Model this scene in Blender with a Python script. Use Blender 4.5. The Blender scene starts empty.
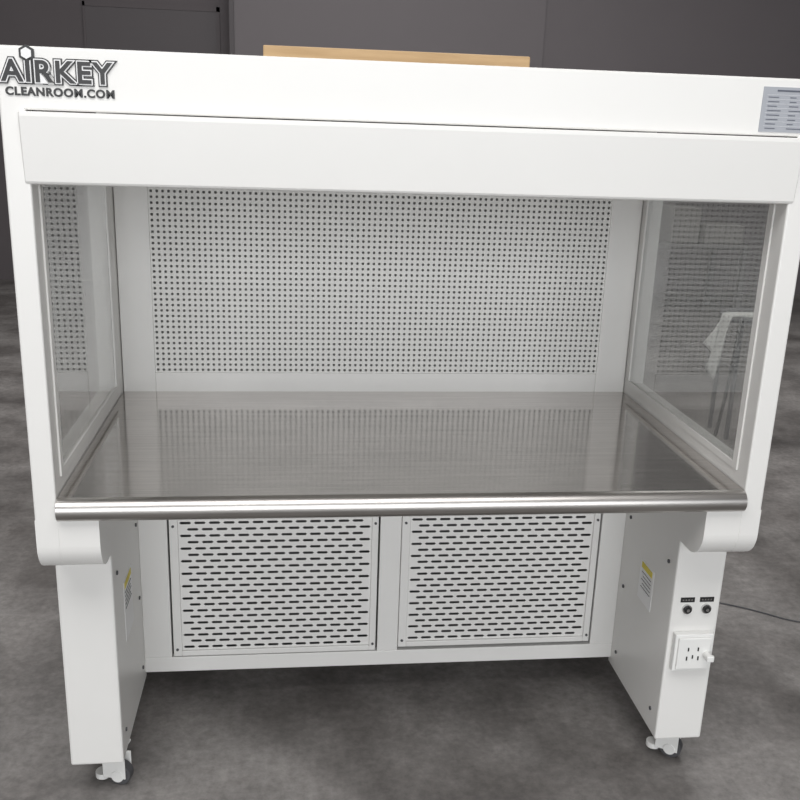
import bpy, bmesh, math, random
from mathutils import Vector, Matrix
random.seed(4)
sc=bpy.context.scene
try: sc.view_settings.view_transform='Standard'
except Exception: pass
# ---------------------------------------------------------------- materials
def mat(name,col,rough=0.5,metal=0.0,**kw):
    m=bpy.data.materials.new(name); m.use_nodes=True
    b=m.node_tree.nodes['Principled BSDF']
    b.inputs['Base Color'].default_value=(*col,1)
    b.inputs['Roughness'].default_value=rough
    b.inputs['Metallic'].default_value=metal
    for k,v in kw.items(): b.inputs[k.replace('_',' ')].default_value=v
    return m
def noise_mat(name,c1,c2,scale=3,rough=(0.4,0.6),bump=0.0,detail=8,stretch=(1,1,1),metal=0.0,lo=0.3,hi=0.7,second=None,dist=0.002,amp=(.80,1.18)):
    m=bpy.data.materials.new(name); m.use_nodes=True
    nt=m.node_tree; b=nt.nodes['Principled BSDF']; b.inputs['Metallic'].default_value=metal
    tc=nt.nodes.new('ShaderNodeTexCoord'); mp=nt.nodes.new('ShaderNodeMapping'); mp.inputs['Scale'].default_value=stretch
    n=nt.nodes.new('ShaderNodeTexNoise'); n.inputs['Scale'].default_value=scale; n.inputs['Detail'].default_value=detail; n.inputs['Roughness'].default_value=0.6
    r=nt.nodes.new('ShaderNodeValToRGB'); r.color_ramp.elements[0].position=lo; r.color_ramp.elements[1].position=hi
    r.color_ramp.elements[0].color=(*c1,1); r.color_ramp.elements[1].color=(*c2,1)
    mr=nt.nodes.new('ShaderNodeMapRange'); mr.inputs['To Min'].default_value=rough[0]; mr.inputs['To Max'].default_value=rough[1]
    L=nt.links.new
    L(tc.outputs['Object'],mp.inputs['Vector']); L(mp.outputs[0],n.inputs['Vector']); L(n.outputs['Fac'],r.inputs[0]); L(n.outputs['Fac'],mr.inputs['Value'])
    L(mr.outputs[0],b.inputs['Roughness'])
    col=r.outputs[0]
    for sc2 in (second or ()):
        n2=nt.nodes.new('ShaderNodeTexNoise'); n2.inputs['Scale'].default_value=sc2; n2.inputs['Detail'].default_value=8; n2.inputs['Roughness'].default_value=0.7
        L(tc.outputs['Object'],n2.inputs['Vector'])
        mr2=nt.nodes.new('ShaderNodeMapRange'); mr2.inputs['From Min'].default_value=.35; mr2.inputs['From Max'].default_value=.65
        mr2.inputs['To Min'].default_value=amp[0]; mr2.inputs['To Max'].default_value=amp[1]
        L(n2.outputs['Fac'],mr2.inputs['Value'])
        mx=nt.nodes.new('ShaderNodeVectorMath'); mx.operation='SCALE'
        L(col,mx.inputs[0]); L(mr2.outputs[0],mx.inputs['Scale']); col=mx.outputs[0]
    L(col,b.inputs['Base Color'])
    if bump:
        bp=nt.nodes.new('ShaderNodeBump'); bp.inputs['Strength'].default_value=bump; bp.inputs['Distance'].default_value=dist
        L(n.outputs['Fac'],bp.inputs['Height']); L(bp.outputs[0],b.inputs['Normal'])
    return m
white=noise_mat('white_powder_coat',(0.78,0.772,0.75),(0.81,0.802,0.78),scale=2,rough=(0.32,0.4))
white2=mat('white_plastic',(0.82,0.82,0.80),0.3)
perfw=mat('perforated_white',(0.76,0.755,0.73),0.45)
steel=noise_mat('brushed_steel',(0.52,0.495,0.48),(0.68,0.65,0.63),scale=4,rough=(0.06,0.15),bump=0.025,stretch=(1,50,50),metal=1.0,dist=0.001,second=(2.5,),amp=(.92,1.05))
steel_lip=noise_mat('brushed_steel_lip',(0.46,0.44,0.425),(0.56,0.54,0.52),scale=5,rough=(0.26,0.36),bump=0.03,stretch=(1,50,50),metal=1.0,dist=0.001)
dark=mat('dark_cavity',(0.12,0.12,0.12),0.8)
filt=mat('filter_media',(0.40,0.40,0.39),0.9)
black=mat('black_plastic',(0.012,0.012,0.012),0.4)
rubber=mat('grey_rubber',(0.08,0.08,0.085),0.6)
chrome=mat('chrome',(0.6,0.6,0.6),0.2,1.0)
greymetal=mat('grey_metal',(0.14,0.135,0.135),0.5)
letter=mat('letter_silver',(0.8,0.8,0.8),0.4)
labelm=mat('label_grey',(0.37,0.385,0.42),0.4)
inkm=mat('ink',(0.10,0.11,0.14),0.6)
paper=mat('paper_white',(0.88,0.88,0.88),0.5)
dull=mat('dull_paper',(0.24,0.23,0.22),0.7)
yellow=mat('yellow_mark',(0.75,0.62,0.04),0.5)
wood=noise_mat('pine_board',(0.42,0.27,0.13),(0.58,0.40,0.22),scale=4,rough=(0.6,0.7),stretch=(1,12,12))
concrete=noise_mat('concrete_floor',(0.13,0.12,0.114),(0.26,0.246,0.237),scale=1.7,rough=(0.35,0.6),bump=0.3,second=(4,42),lo=0.40,hi=0.60,amp=(.78,1.18))
wallm=noise_mat('wall_grey',(0.10,0.088,0.092),(0.12,0.106,0.11),scale=0.8,rough=(0.7,0.85))
wall2=noise_mat('panel_grey',(0.155,0.14,0.146),(0.172,0.156,0.162),scale=0.8,rough=(0.6,0.75))
wall3=noise_mat('panel_mid',(0.14,0.126,0.132),(0.156,0.141,0.147),scale=0.8,rough=(0.6,0.75))
trimm=mat('trim_dark',(0.09,0.08,0.084),0.6)
ceilm=mat('ceiling_grey',(0.35,0.34,0.33),0.8)
cloth=mat('white_sheet',(0.50,0.50,0.48),0.7)
card=mat('cardboard',(0.20,0.165,0.13),0.8)
def glassmat():
    m=bpy.data.materials.new('side_glass'); m.use_nodes=True; nt=m.node_tree; nt.nodes.clear()
    N=nt.nodes.new; L=nt.links.new
    o=N('ShaderNodeOutputMaterial'); t=N('ShaderNodeBsdfTransparent'); t.inputs[0].default_value=(.84,.845,.84,1)
    g=N('ShaderNodeBsdfGlossy'); g.inputs['Roughness'].default_value=0.0; g.inputs[0].default_value=(.97,.97,.97,1)
    lw=N('ShaderNodeLayerWeight'); lw.inputs['Blend'].default_value=0.5
    p=N('ShaderNodeMath'); p.operation='POWER'; p.inputs[1].default_value=3.1
    ma=N('ShaderNodeMath'); ma.operation='MULTIPLY_ADD'; ma.inputs[1].default_value=0.95; ma.inputs[2].default_value=0.05
    mx=N('ShaderNodeMixShader')
    L(lw.outputs['Facing'],p.inputs[0]); L(p.outputs[0],ma.inputs[0]); L(ma.outputs[0],mx.inputs[0])
    L(t.outputs[0],mx.inputs[1]);L(g.outputs[0],mx.inputs[2]);L(mx.outputs[0],o.inputs[0])
    return m
glass=glassmat()
# ---------------------------------------------------------------- helpers
def empty(name,loc=(0,0,0)):
    e=bpy.data.objects.new(name,None); e.location=loc; sc.collection.objects.link(e); return e
def obj(name,bm,m,parent=None,bevel=0,smooth=False,seg=2):
    me=bpy.data.meshes.new(name); bm.to_mesh(me); bm.free()
    o=bpy.data.objects.new(name,me); sc.collection.objects.link(o)
    for x in (m if isinstance(m,(list,tuple)) else [m]): me.materials.append(x)
    if parent:
        o.parent=parent; o.matrix_parent_inverse=Matrix.Translation(-Vector(parent.location))
    if bevel:
        b=o.modifiers.new('bevel','BEVEL'); b.width=bevel; b.segments=seg; b.limit_method='ANGLE'; b.angle_limit=math.radians(40)
    if smooth or bevel:
        for p in me.polygons: p.use_smooth=smooth
    return o
def addbox(bm,x0,x1,y0,y1,z0,z1,mi=0):
    r=bmesh.ops.create_cube(bm,size=1)
    for v in r['verts']:
        v.co=Vector(((x0+x1)/2+v.co.x*(x1-x0),(y0+y1)/2+v.co.y*(y1-y0),(z0+z1)/2+v.co.z*(z1-z0)))
    for f in {f for v in r['verts'] for f in v.link_faces}: f.material_index=mi
def boxes(name,lst,m,parent=None,bevel=0):
    bm=bmesh.new()
    for b in lst: addbox(bm,*b)
    return obj(name,bm,m,parent,bevel)
def addcyl(bm,c,axis,r,h,seg=24,r2=None,mi=0):
    rot={'Z':Matrix.Identity(4),'X':Matrix.Rotation(math.pi/2,4,'Y'),'Y':Matrix.Rotation(math.pi/2,4,'X')}[axis]
    res=bmesh.ops.create_cone(bm,cap_ends=True,segments=seg,radius1=r,radius2=r if r2 is None else r2,depth=h,matrix=Matrix.Translation(c)@rot)
    for f in {f for v in res['verts'] for f in v.link_faces}: f.material_index=mi
def prism(name,pts,x0,x1,m,parent=None,smooth=False):
    """pts: list of (y,z) outline; only the short (curved) strips are smoothed"""
    bm=bmesh.new()
    a=[bm.verts.new((x0,y,z)) for y,z in pts]; b=[bm.verts.new((x1,y,z)) for y,z in pts]
    bm.faces.new(a); bm.faces.new(b[::-1]); n=len(pts)
    for i in range(n):
        f=bm.faces.new((a[i],b[i],b[(i+1)%n],a[(i+1)%n]))
        d=math.dist(pts[i],pts[(i+1)%n])
        f.smooth=smooth and d<0.012
        if isinstance(m,list) and f.smooth: f.material_index=1
    bmesh.ops.recalc_face_normals(bm,faces=bm.faces)
    for e in bm.edges:
        if any(not f.smooth for f in e.link_faces) and len(e.link_faces)==2:
            if e.calc_face_angle(0)>math.radians(25): e.smooth=False
    return obj(name,bm,m,parent)
def arc(cy,cz,r,a0,a1,n=10):
    return [(cy+r*math.cos(math.radians(a0+(a1-a0)*i/n)),cz+r*math.sin(math.radians(a0+(a1-a0)*i/n))) for i in range(n+1)]
def curve(name,pts,r,m,parent=None):
    cu=bpy.data.curves.new(name,'CURVE'); cu.dimensions='3D'; cu.bevel_depth=r; cu.bevel_resolution=3
    s=cu.splines.new('NURBS'); s.points.add(len(pts)-1)
    for p,c in zip(s.points,pts): p.co=(*c,1)
    s.use_endpoint_u=True; s.order_u=3
    o=bpy.data.objects.new(name,cu); sc.collection.objects.link(o); cu.materials.append(m)
    if parent: o.parent=parent
    return o
# ---------------------------------------------------------------- clean bench
B=empty('laminar_flow_clean_bench')
ZT=0.8035; D=0.76; HO=0.75; HI=0.705; LI=0.6326; YC=0.45; ZC=0.122; TOP=1.63
# fascia + front posts folded from one sheet (inverted U)
bm=bmesh.new(); ZJ=0.757
up=[(-HO,ZJ),(-0.7065,ZJ),(-0.7065,1.526),(0.7065,1.526),(0.7065,ZJ),(HO,ZJ),(HO,TOP),(-HO,TOP)]
a=[bm.verts.new((x,0.0,z)) for x,z in up]; b=[bm.verts.new((x,0.04,z)) for x,z in up]
bm.faces.new(a); bm.faces.new(b[::-1])
for i in range(8): bm.faces.new((a[i],b[i],b[(i+1)%8],a[(i+1)%8]))
bmesh.ops.recalc_face_normals(bm,faces=bm.faces)
ed=[e for e in bm.edges if all(abs(v.co.y)<1e-6 for v in e.verts) and not all(abs(v.co.z-ZJ)<1e-5 for v in e.verts)]
bmesh.ops.bevel(bm,geom=ed,offset=0.004,segments=3,affect='EDGES',profile=0.5)
obj('front_frame',bm,white,B)
hb=prism('hood_band',[(-0.013,1.524),(-0.014,1.516),(-0.003,1.404),(0.002,1.400),(0.05,1.400),(0.05,1.524)],-0.7165,0.7165,white,B)
hb.modifiers.new('b','BEVEL').width=0.002; hb.modifiers['b'].limit_method='ANGLE'
boxes('top_cover',[(-HO,HO,0.031,1.10,1.60,TOP-0.001)],white,B,0.003)
boxes('inner_ceiling',[(-HI,HI,0.051,D,1.50,1.515)],white,B)
# steel table with rolled front
pts=[(D-0.002,ZT)]+arc(0.004,ZT-0.024,0.024,90,270,20)+[(D-0.002,ZT-0.048)]
prism('steel_table_top',pts,-HI,HI,[steel,steel_lip],B,True)
# side panels
for s,tag in ((-1,'left'),(1,'right')):
    def bx(x0,x1,*r): return (min(s*x0,s*x1),max(s*x0,s*x1),*r)
    GB=0.66 if s<0 else 0.725
    boxes('side_post_'+tag,[bx(0.7068,HO-0.0003,0.0402,0.0615,0.74,1.524)],white,B)
    boxes('side_frame_'+tag,[bx(0.707,HO-0.001,0.062,D+0.02,0.70,0.838),
                             bx(0.707,HO-0.001,0.062,D,1.43,1.524),
                             bx(0.707,HO-0.001,GB,D+0.02,0.838,1.43)],white,B)
    boxes('side_window_trim_'+tag,[bx(0.7035,0.7075,0.046,0.066,0.832,1.436),bx(0.7035,0.7075,GB-0.006,GB+0.004,0.832,1.436),
                             bx(0.7035,0.7075,0.066,GB-0.006,0.832,0.846)],white,B)
    boxes('side_glass_'+tag,[bx(0.7080,0.7115,0.062,GB-0.0005,0.8385,1.4295)],glass,B)
    # rounded arm under the table
    R=0.062
    ap=[(0.001,ZJ)]+arc(0.001+R,0.637+R,R,180,270,14)+[(0.36,0.637),(0.42,0.66),(YC,0.70),(YC,ZJ)]
    prism('arm_'+tag,ap,s*0.6285,s*0.7065,white,B,True)
    ap2=[(0.0,ZJ)]+arc(R,0.637+R,R,180,270,14)+[(0.40,0.637),(0.40,ZJ)]
    prism('arm_outer_'+tag,ap2,s*0.7065,s*HO,white,B,True)
    boxes('leg_'+tag,[bx(LI,HO,0.116,YC+0.02,0.10,0.64)],white,B,0.005)
    bm=bmesh.new()
    for y,z in ((0.16,0.56),(0.415,0.56),(0.16,0.16),(0.415,0.16),(0.415,0.36)):
        addcyl(bm,(s*(LI-0.001),y,z),'X',0.0048,0.004,12)
    obj('leg_screws_'+tag,bm,rubber,B)
# back working wall : frame + perforated plate + filter
PX=0.619; PZ0=0.8565; PZ1=1.4965
boxes('back_frame',[(-HI,-PX,D-0.004,D+0.02,ZT-0.03,1.51),(PX,HI,D-0.004,D+0.02,ZT-0.03,1.51),(-PX,PX,D-0.004,D+0.02,ZT-0.03,PZ0)],white,B,0.002)
boxes('filter',[(-HI,HI,D+0.05,D+0.06,ZT,1.51)],filt,B)
def perforated(name,x0,x1,z0,z1,y,px,pz,rad,m,parent):
    bm=bmesh.new(); nx=round((x1-x0)/px); nz=round((z1-z0)/pz); px=(x1-x0)/nx; pz=(z1-z0)/nz
    g={}
    def V(i,j): # half grid
        if (i,j) not in g: g[(i,j)]=bm.verts.new((x0+i*px/2,y,z0+j*pz/2))
        return g[(i,j)]
    off=[(0,0),(1,0),(2,0),(2,1),(2,2),(1,2),(0,2),(0,1)]
    for a in range(nx):
        for b in range(nz):
            cx=x0+(a+.5)*px; cz=z0+(b+.5)*pz
            inn=[];inb=[]
            for k,(di,dj) in enumerate(off):
                an=math.radians(225+45*k); rr=rad*(1.18 if k%2==0 else 1.0)
                p=(cx+rr*math.cos(an),y,cz+rr*math.sin(an))
                inn.append(bm.verts.new(p)); inb.append(bm.verts.new((p[0],y+0.0015,p[2])))
            out=[V(2*a+di,2*b+dj) for di,dj in off]
            for k in range(8):
                l=(k+1)%8
                bm.faces.new((out[k],out[l],inn[l],inn[k])); bm.faces.new((inn[k],inn[l],inb[l],inb[k]))
    return obj(name,bm,m,parent)
perforated('perforated_diffuser',-PX,PX,PZ0,PZ1,D,0.0150,0.0150,0.0035,perfw,B)
# lower cabinet
GL=(-0.535,-0.045,0.185,0.555); GR=(0.055,0.545,0.192,0.555)
def slotplate(name,x0,x1,z0,z1,y,m,parent,nx=13,nz=21):
    bm=bmesh.new(); pw=(x1-x0)/(nx+0.5); ph=(z1-z0)/nz; sl=pw*0.40; r=ph*0.19
    def quad(a): bm.faces.new([bm.verts.new((p[0],y,p[1])) for p in a])
    for j in range(nz):
        zb=z0+j*ph; zt=zb+ph; zc=(zb+zt)/2
        o=x0+(pw/2 if j%2 else 0)
        if j%2: quad([(x0,zb),(o,zb),(o,zt),(x0,zt)])
        else: quad([(x1-pw/2,zb),(x1,zb),(x1,zt),(x1-pw/2,zt)])
        for i in range(nx):
            l=o+i*pw; rr=l+pw; c=(l+rr)/2
            hole=[(c-sl,zc),(c-sl+r,zc-r),(c+sl-r,zc-r),(c+sl,zc),(c+sl-r,zc+r),(c-sl+r,zc+r)]
            quad([(l,zb),(rr,zb),hole[2],hole[1]]); quad([(rr,zt),(l,zt),hole[5],hole[4]])
            quad([(l,zt),(l,zb),hole[1],hole[0],hole[5]]); quad([(rr,zb),(rr,zt),hole[4],hole[3],hole[2]])
    bmesh.ops.remove_doubles(bm,verts=bm.verts,dist=1e-5)
    return obj(name,bm,m,parent)
# face frame around grilles
boxes('cabinet_face',[(-LI,LI,YC,YC+0.02,ZC,0.165),(-LI,LI,YC,YC+0.02,0.575,0.755),(-LI,-0.562,YC,YC+0.02,0.165,0.575),
    (-0.023,0.032,YC,YC+0.02,0.165,0.575),(0.568,LI,YC,YC+0.02,0.165,0.575)],white,B,0.002)
for tag,(a,b,c,d) in (('left',GL),('right',GR)):
    xa,xb,za,zb=a-0.022,b+0.017,c-0.015,0.570
    boxes('grille_frame_'+tag,[(xa,a,YC-0.004,YC+0.01,za,zb),(b,xb,YC-0.004,YC+0.01,za,zb),(a,b,YC-0.004,YC+0.01,za,c),(a,b,YC-0.004,YC+0.01,d,zb)],white,B,0.002)
    slotplate('grille_slots_'+tag,a,b,c,d,YC+0.002,white,B)
    bm=bmesh.new()
    for x in (xa+0.01,xb-0.008):
        for z in (za+0.02,zb-0.03): addcyl(bm,(x,YC-0.005,z),'Y',0.0035,0.003,10)
    obj('grille_screws_'+tag,bm,rubber,B)
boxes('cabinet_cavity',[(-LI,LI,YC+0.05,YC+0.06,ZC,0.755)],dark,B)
boxes('cabinet_body',[(-HO,HO,YC+0.061,1.10,ZC,0.75),(-HO,HO,D+0.061,1.10,0.75,1.60),(-LI,LI,YC+0.02,YC+0.062,ZC,ZC+0.01)],white,B,0.003)
boxes('cabinet_cheeks',[(-HO,-LI,YC+0.02,YC+0.062,ZC,0.755),(LI,HO,YC+0.02,YC+0.062,ZC,0.755)],white,B)
# casters
def caster(i,x,y,ang):
    bm=bmesh.new()
    addbox(bm,-0.03,0.03,-0.03,0.03,0.094,0.10,0)
    addcyl(bm,(0,0,0.083),'Z',0.017,0.022,20,mi=0)
    addbox(bm,-0.019,-0.015,-0.022,0.034,0.022,0.076,0); addbox(bm,0.015,0.019,-0.022,0.034,0.022,0.076,0)
    addbox(bm,-0.019,0.019,-0.024,0.02,0.068,0.074,0)
    addcyl(bm,(0,0.014,0.028),'X',0.028,0.024,28,mi=1)
    addcyl(bm,(0,0.014,0.028),'X',0.015,0.042,20,mi=0)
    addcyl(bm,(0,-0.030,0.018),'Z',0.018,0.014,18,mi=0)
    bmesh.ops.transform(bm,matrix=Matrix.Translation((x,y,0))@Matrix.Rotation(ang,4,'Z'),verts=bm.verts)
    obj('caster_%d'%i,bm,[white2,rubber],B,0.0015)
caster(1,-0.668,0.185,math.radians(255)); caster(2,0.70,0.195,math.radians(235)); caster(3,-0.68,1.0,0.4); caster(4,0.68,1.0,-0.5)
boxes('rear_leg',[(-HO,-LI,0.94,1.06,0.10,ZC),(LI,HO,0.94,1.06,0.10,ZC)],white,B)
# controls on right leg
YL=0.116
for i,x in enumerate((0.669,0.716)):
    bm=bmesh.new()
    addcyl(bm,(x,YL-0.003,0.459),'Y',0.0115,0.006,24,mi=1); addcyl(bm,(x,YL-0.006,0.459),'Y',0.0085,0.008,24,mi=0)
    addcyl(bm,(x,YL-0.0105,0.459),'Y',0.004,0.002,16,mi=1)
    addbox(bm,x-0.017,x+0.017,YL-0.0015,YL+0.001,0.476,0.488,0)
    for k in range(4): addbox(bm,x-0.013+0.007*k,x-0.009+0.007*k,YL-0.002,YL,0.480,0.484,1)
    obj('push_button_%d'%(i+1),bm,[black,chrome],B)
bm=bmesh.new()
addbox(bm,0.644,0.738,YL-0.018,YL,0.303,0.400,0); addbox(bm,0.651,0.731,YL-0.023,YL-0.018,0.310,0.393,0)
obj('socket_box',bm,[white2],B,0.004)
bm=bmesh.new()
for dx,dz,w,h in ((-0.012,0.012,0.003,0.009),(0.012,0.012,0.003,0.009),(-0.014,-0.012,0.003,0.010),(0.0,-0.008,0.003,0.009),(0.014,-0.012,0.003,0.010)):
    addbox(bm,0.688+dx-w/2,0.688+dx+w/2,YL-0.0245,YL-0.022,0.352+dz-h/2,0.352+dz+h/2,0)
obj('socket_slots',bm,[black],B)
bm=bmesh.new(); addcyl(bm,(0.722,YL-0.034,0.350),'Y',0.009,0.024,16); addbox(bm,0.713,0.731,YL-0.048,YL-0.038,0.342,0.358)
obj('plug',bm,[white2],B,0.003)
# stickers
def sticker(name,x,s,y0,y1,z0,z1):
    bm=bmesh.new(); t=0.001*s
    a,b=sorted((x,x-t)); addbox(bm,a,b,y0,y1,z0,z1,0)
    a,b=sorted((x-t,x-2*t)); addbox(bm,a,b,y0+0.01,y1-0.01,z1-0.020,z1-0.005,1)
    for k in range(5):
        z=z1-0.030-0.010*k; addbox(bm,a,b,y0+0.012,y1-0.014-0.008*(k%2),z-0.0012,z,2)
    obj(name,bm,[paper,yellow,rubber],B)
sticker('warning_label_right',LI,1,0.232,0.318,0.385,0.492)
sticker('warning_label_left',-LI,-1,0.225,0.325,0.35,0.50)
# data plate (right of fascia)
bm=bmesh.new(); addbox(bm,0.625,0.724,-0.0015,0.0005,1.533,1.614,0)
addbox(bm,0.652,0.702,-0.0022,-0.001,1.606,1.609,1)
for k in range(8):
    z=1.600-0.008*k
    addbox(bm,0.633,0.718,-0.002,-0.001,z-0.0003,z,2)
    addbox(bm,0.636,0.636+random.uniform(0.018,0.028),-0.0022,-0.001,z-0.005,z-0.0036,1); addbox(bm,0.679,0.679+random.uniform(0.01,0.03),-0.0022,-0.001,z-0.005,z-0.0036,1)
obj('data_plate',bm,[labelm,inkm,paper],B)
# brand sign letters
def text(name,body,x,z,w,h,y,m,ext,offset):
    cu=bpy.data.curves.new(name,'FONT'); cu.body=body; cu.size=1; cu.extrude=0; cu.space_character=1.12
    o=bpy.data.objects.new(name+'_t',cu); sc.collection.objects.link(o)
    bpy.context.view_layer.update(); 
    xs=[c[0] for c in o.bound_box]; ys=[c[1] for c in o.bound_box]
    W=max(xs)-min(xs);Hh=max(ys)-min(ys); mx,my=min(xs),min(ys)
    cu.offset=offset; cu.extrude=0.01
    dg=bpy.context.evaluated_depsgraph_get(); me=bpy.data.meshes.new_from_object(o.evaluated_get(dg))
    bpy.data.objects.remove(o)
    for v in me.vertices:
        v.co=Vector((x+(v.co.x-mx)*w/W, y-(v.co.z+0.01)/0.02*ext, z+(v.co.y-my)*h/Hh))
    me.materials.clear(); me.materials.append(m)
    o=bpy.data.objects.new(name,me); sc.collection.objects.link(o); o.parent=B
    return o
text('sign_name_outline','AIRKEY',-0.740,1.573,0.182,0.034,0.0,black,0.003,0.10)
text('sign_name_rim','AIRKEY',-0.740,1.573,0.182,0.034,-0.003,letter,0.001,0.060)
text('sign_name_face','AIRKEY',-0.740,1.573,0.182,0.034,-0.004,black,0.001,0.022)
text('sign_sub','CLEANROOM.COM',-0.736,1.550,0.180,0.013,0.0,black,0.002,0.04)
bm=bmesh.new()
for rr,yy in ((0.014,-0.002),(0.0095,-0.004)):
    bmesh.ops.create_cone(bm,cap_ends=True,segments=6,radius1=rr,radius2=rr,depth=0.004,matrix=Matrix.Translation((-0.697,yy,1.618))@Matrix.Rotation(math.pi/2,4,'X'))
for f in bm.faces:
    f.material_index=1 if max(abs(v.co.x+0.697) for v in f.verts)<0.0100 else 0
obj('sign_figure_head',bm,[black,letter],B)
# board lying on the top
boxes('wooden_board',[(-0.316,0.314,0.56,0.74,TOP,1.690)],wood,None,0.003)
# ---------------------------------------------------------------- room
XL,XR,YB,YF,H=-5.0,7.0,7.4,-7.0,4.6
boxes('floor',[(XL,XR,YF,YB,-0.1,0)],concrete)
boxes('wall_back',[(XL,XR,YB,YB+0.2,0,H)],wallm)
boxes('wall_left',[(XL-0.2,XL,YF,YB,0,H)],wallm)
boxes('wall_right',[(XR,XR+0.2,YF,YB,0,H)],wallm)
boxes('ceiling',[(XL,XR,YF,YB,H,H+0.1)],ceilm)
boxes('wall_front',[(XL,-3.6,YF-0.2,YF,0,H),(3.6,XR,YF-0.2,YF,0,H),(-3.6,3.6,YF-0.2,YF,3.9,H)],wallm)
P=empty('partition_panel')
boxes('panel',[(-0.76,2.05,7.15,7.39,0,H-0.01)],wall2,P); boxes('panel_side',[(2.05,5.2,7.17,7.39,0,H-0.01)],wall3,P)
boxes('panel_edge',[(-0.80,-0.76,7.12,7.39,0,H-0.01)],trimm,P)
Dr=empty('door_1')
boxes('door_frame',[(-2.10,-2.08,7.38,7.4,0,2.50),(-0.93,-0.90,7.38,7.4,0,2.50),(-2.10,-0.90,7.38,7.4,2.46,2.50)],wallm,Dr)
boxes('door_leaf',[(-2.08,-0.93,7.385,7.4,0,2.46)],trimm,Dr)
# low work table far behind, seen faintly through the right glass
T=empty('packing_table')
boxes('table_top',[(2.5,3.7,5.9,6.6,0.60,0.64)],greymetal,T,0.005)
boxes('table_legs',[(x,x+0.05,y,y+0.05,0,0.60) for x in (2.52,3.63) for y in (5.92,6.53)],greymetal,T)
def carton(name,x,y,z,w,d,h,m):
    bm=bmesh.new(); addbox(bm,x,x+w,y,y+d,z,z+h,0); addbox(bm,x+w*0.44,x+w*0.56,y-0.001,y+d+0.001,z+h*0.6,z+h+0.001,1)
    obj(name,bm,[m,dull],T,0.004)
carton('box_1',2.6,6.0,0.64,0.30,0.3,0.20,card); carton('box_2',3.0,6.0,0.64,0.25,0.3,0.30,dull); carton('box_3',3.3,6.0,0.64,0.35,0.3,0.16,dull)
# stool with a sheet of packing foil hanging over its edge
S=empty('stool')
bm=bmesh.new(); addcyl(bm,(2.12,2.75,0.635),'Z',0.16,0.03,32)
for dx,dy in ((-.1,-.1),(.1,-.1),(-.1,.1),(.1,.1)): addcyl(bm,(2.12+dx,2.75+dy,0.31),'Z',0.012,0.62,12)
obj('stool_seat_and_legs',bm,rubber,S)
bm=bmesh.new(); n=20; rows=[]
for i in range(n+1):
    u=i/n; row=[]
    for j in range(13):
        v=j/12
        if u<0.4: x=2.14-0.18*(u/0.4); z=0.655+0.006*math.sin(9*v)
        else:
            k=(u-0.4)/0.6; x=1.955-0.07*k-0.02*math.sin(7*v)*k; z=0.655-0.32*k*(1-0.5*v)
        y=2.66+0.12*(v-0.3)+0.02*math.sin(5*u+8*v)
        row.append(bm.verts.new((x,y,z)))
    rows.append(row)
for i in range(n):
    for j in range(12): bm.faces.new((rows[i][j],rows[i][j+1],rows[i+1][j+1],rows[i+1][j]))
o=obj('draped_sheet',bm,cloth,S,smooth=True); o.modifiers.new('s','SOLIDIFY').thickness=0.004
curve('hanging_cable',[(1.98,2.58,0.66),(1.93,2.50,0.55),(1.88,2.45,0.25),(1.82,2.40,0.02),(1.85,2.5,0.009),(1.95,2.6,0.009)],0.009,black,S)
curve('power_cable',[(0.9,1.12,0.003),(1.0,1.1,0.003),(1.14,0.97,0.003),(1.28,0.90,0.003),(1.42,0.78,0.003),(1.8,0.72,0.003),(2.3,0.9,0.003)],0.0022,rubber)
# ---------------------------------------------------------------- lights
w=bpy.data.worlds.new('World'); sc.world=w; w.use_nodes=True
bg=w.node_tree.nodes['Background']; bg.inputs[0].default_value=(0.9,0.95,1.0,1); bg.inputs[1].default_value=1.0
def area(name,loc,rot,sx,sy,e,col=(1,1,1)):
    l=bpy.data.lights.new(name,'AREA'); l.shape='RECTANGLE'; l.size=sx; l.size_y=sy; l.energy=e; l.color=col
    o=bpy.data.objects.new(name,l); o.location=loc; o.rotation_euler=[math.radians(a) for a in rot]; sc.collection.objects.link(o); return o
area('front_daylight_fill',(0,-6.8,2.1),(90,0,0),6.5,3.4,240,(0.98,0.99,1.0))  # added soft front fill, standing in for unseen daylight behind the camera
area('ceiling_lamp',(-0.8,-2.0,4.5),(6,0,0),4.5,2.2,160,(1,0.99,0.98))
area('back_room_fill',(0.5,3.6,4.5),(0,0,0),5.0,2.0,180,(1,0.99,0.98))  # unseen overhead fill, added to light the back of the room
# ---------------------------------------------------------------- camera
cam=bpy.data.cameras.new('camera'); co=bpy.data.objects.new('camera',cam); sc.collection.objects.link(co); sc.camera=co
yaw,pit,rol,f=0.1213,0.2873,0.0345,923.1
fw=Vector((math.sin(yaw)*math.cos(pit),math.cos(yaw)*math.cos(pit),-math.sin(pit)))
r=Vector((math.cos(yaw),-math.sin(yaw),0)); up=r.cross(fw)
c,s=math.cos(rol),math.sin(rol)
R=c*r+s*up; U=-s*r+c*up
M=Matrix((R,U,-fw)).transposed().to_4x4(); M.translation=Vector((-0.2495,-1.7305,1.5188))
co.matrix_world=M
cam.sensor_width=36; cam.lens=36*f/800; cam.clip_start=0.05
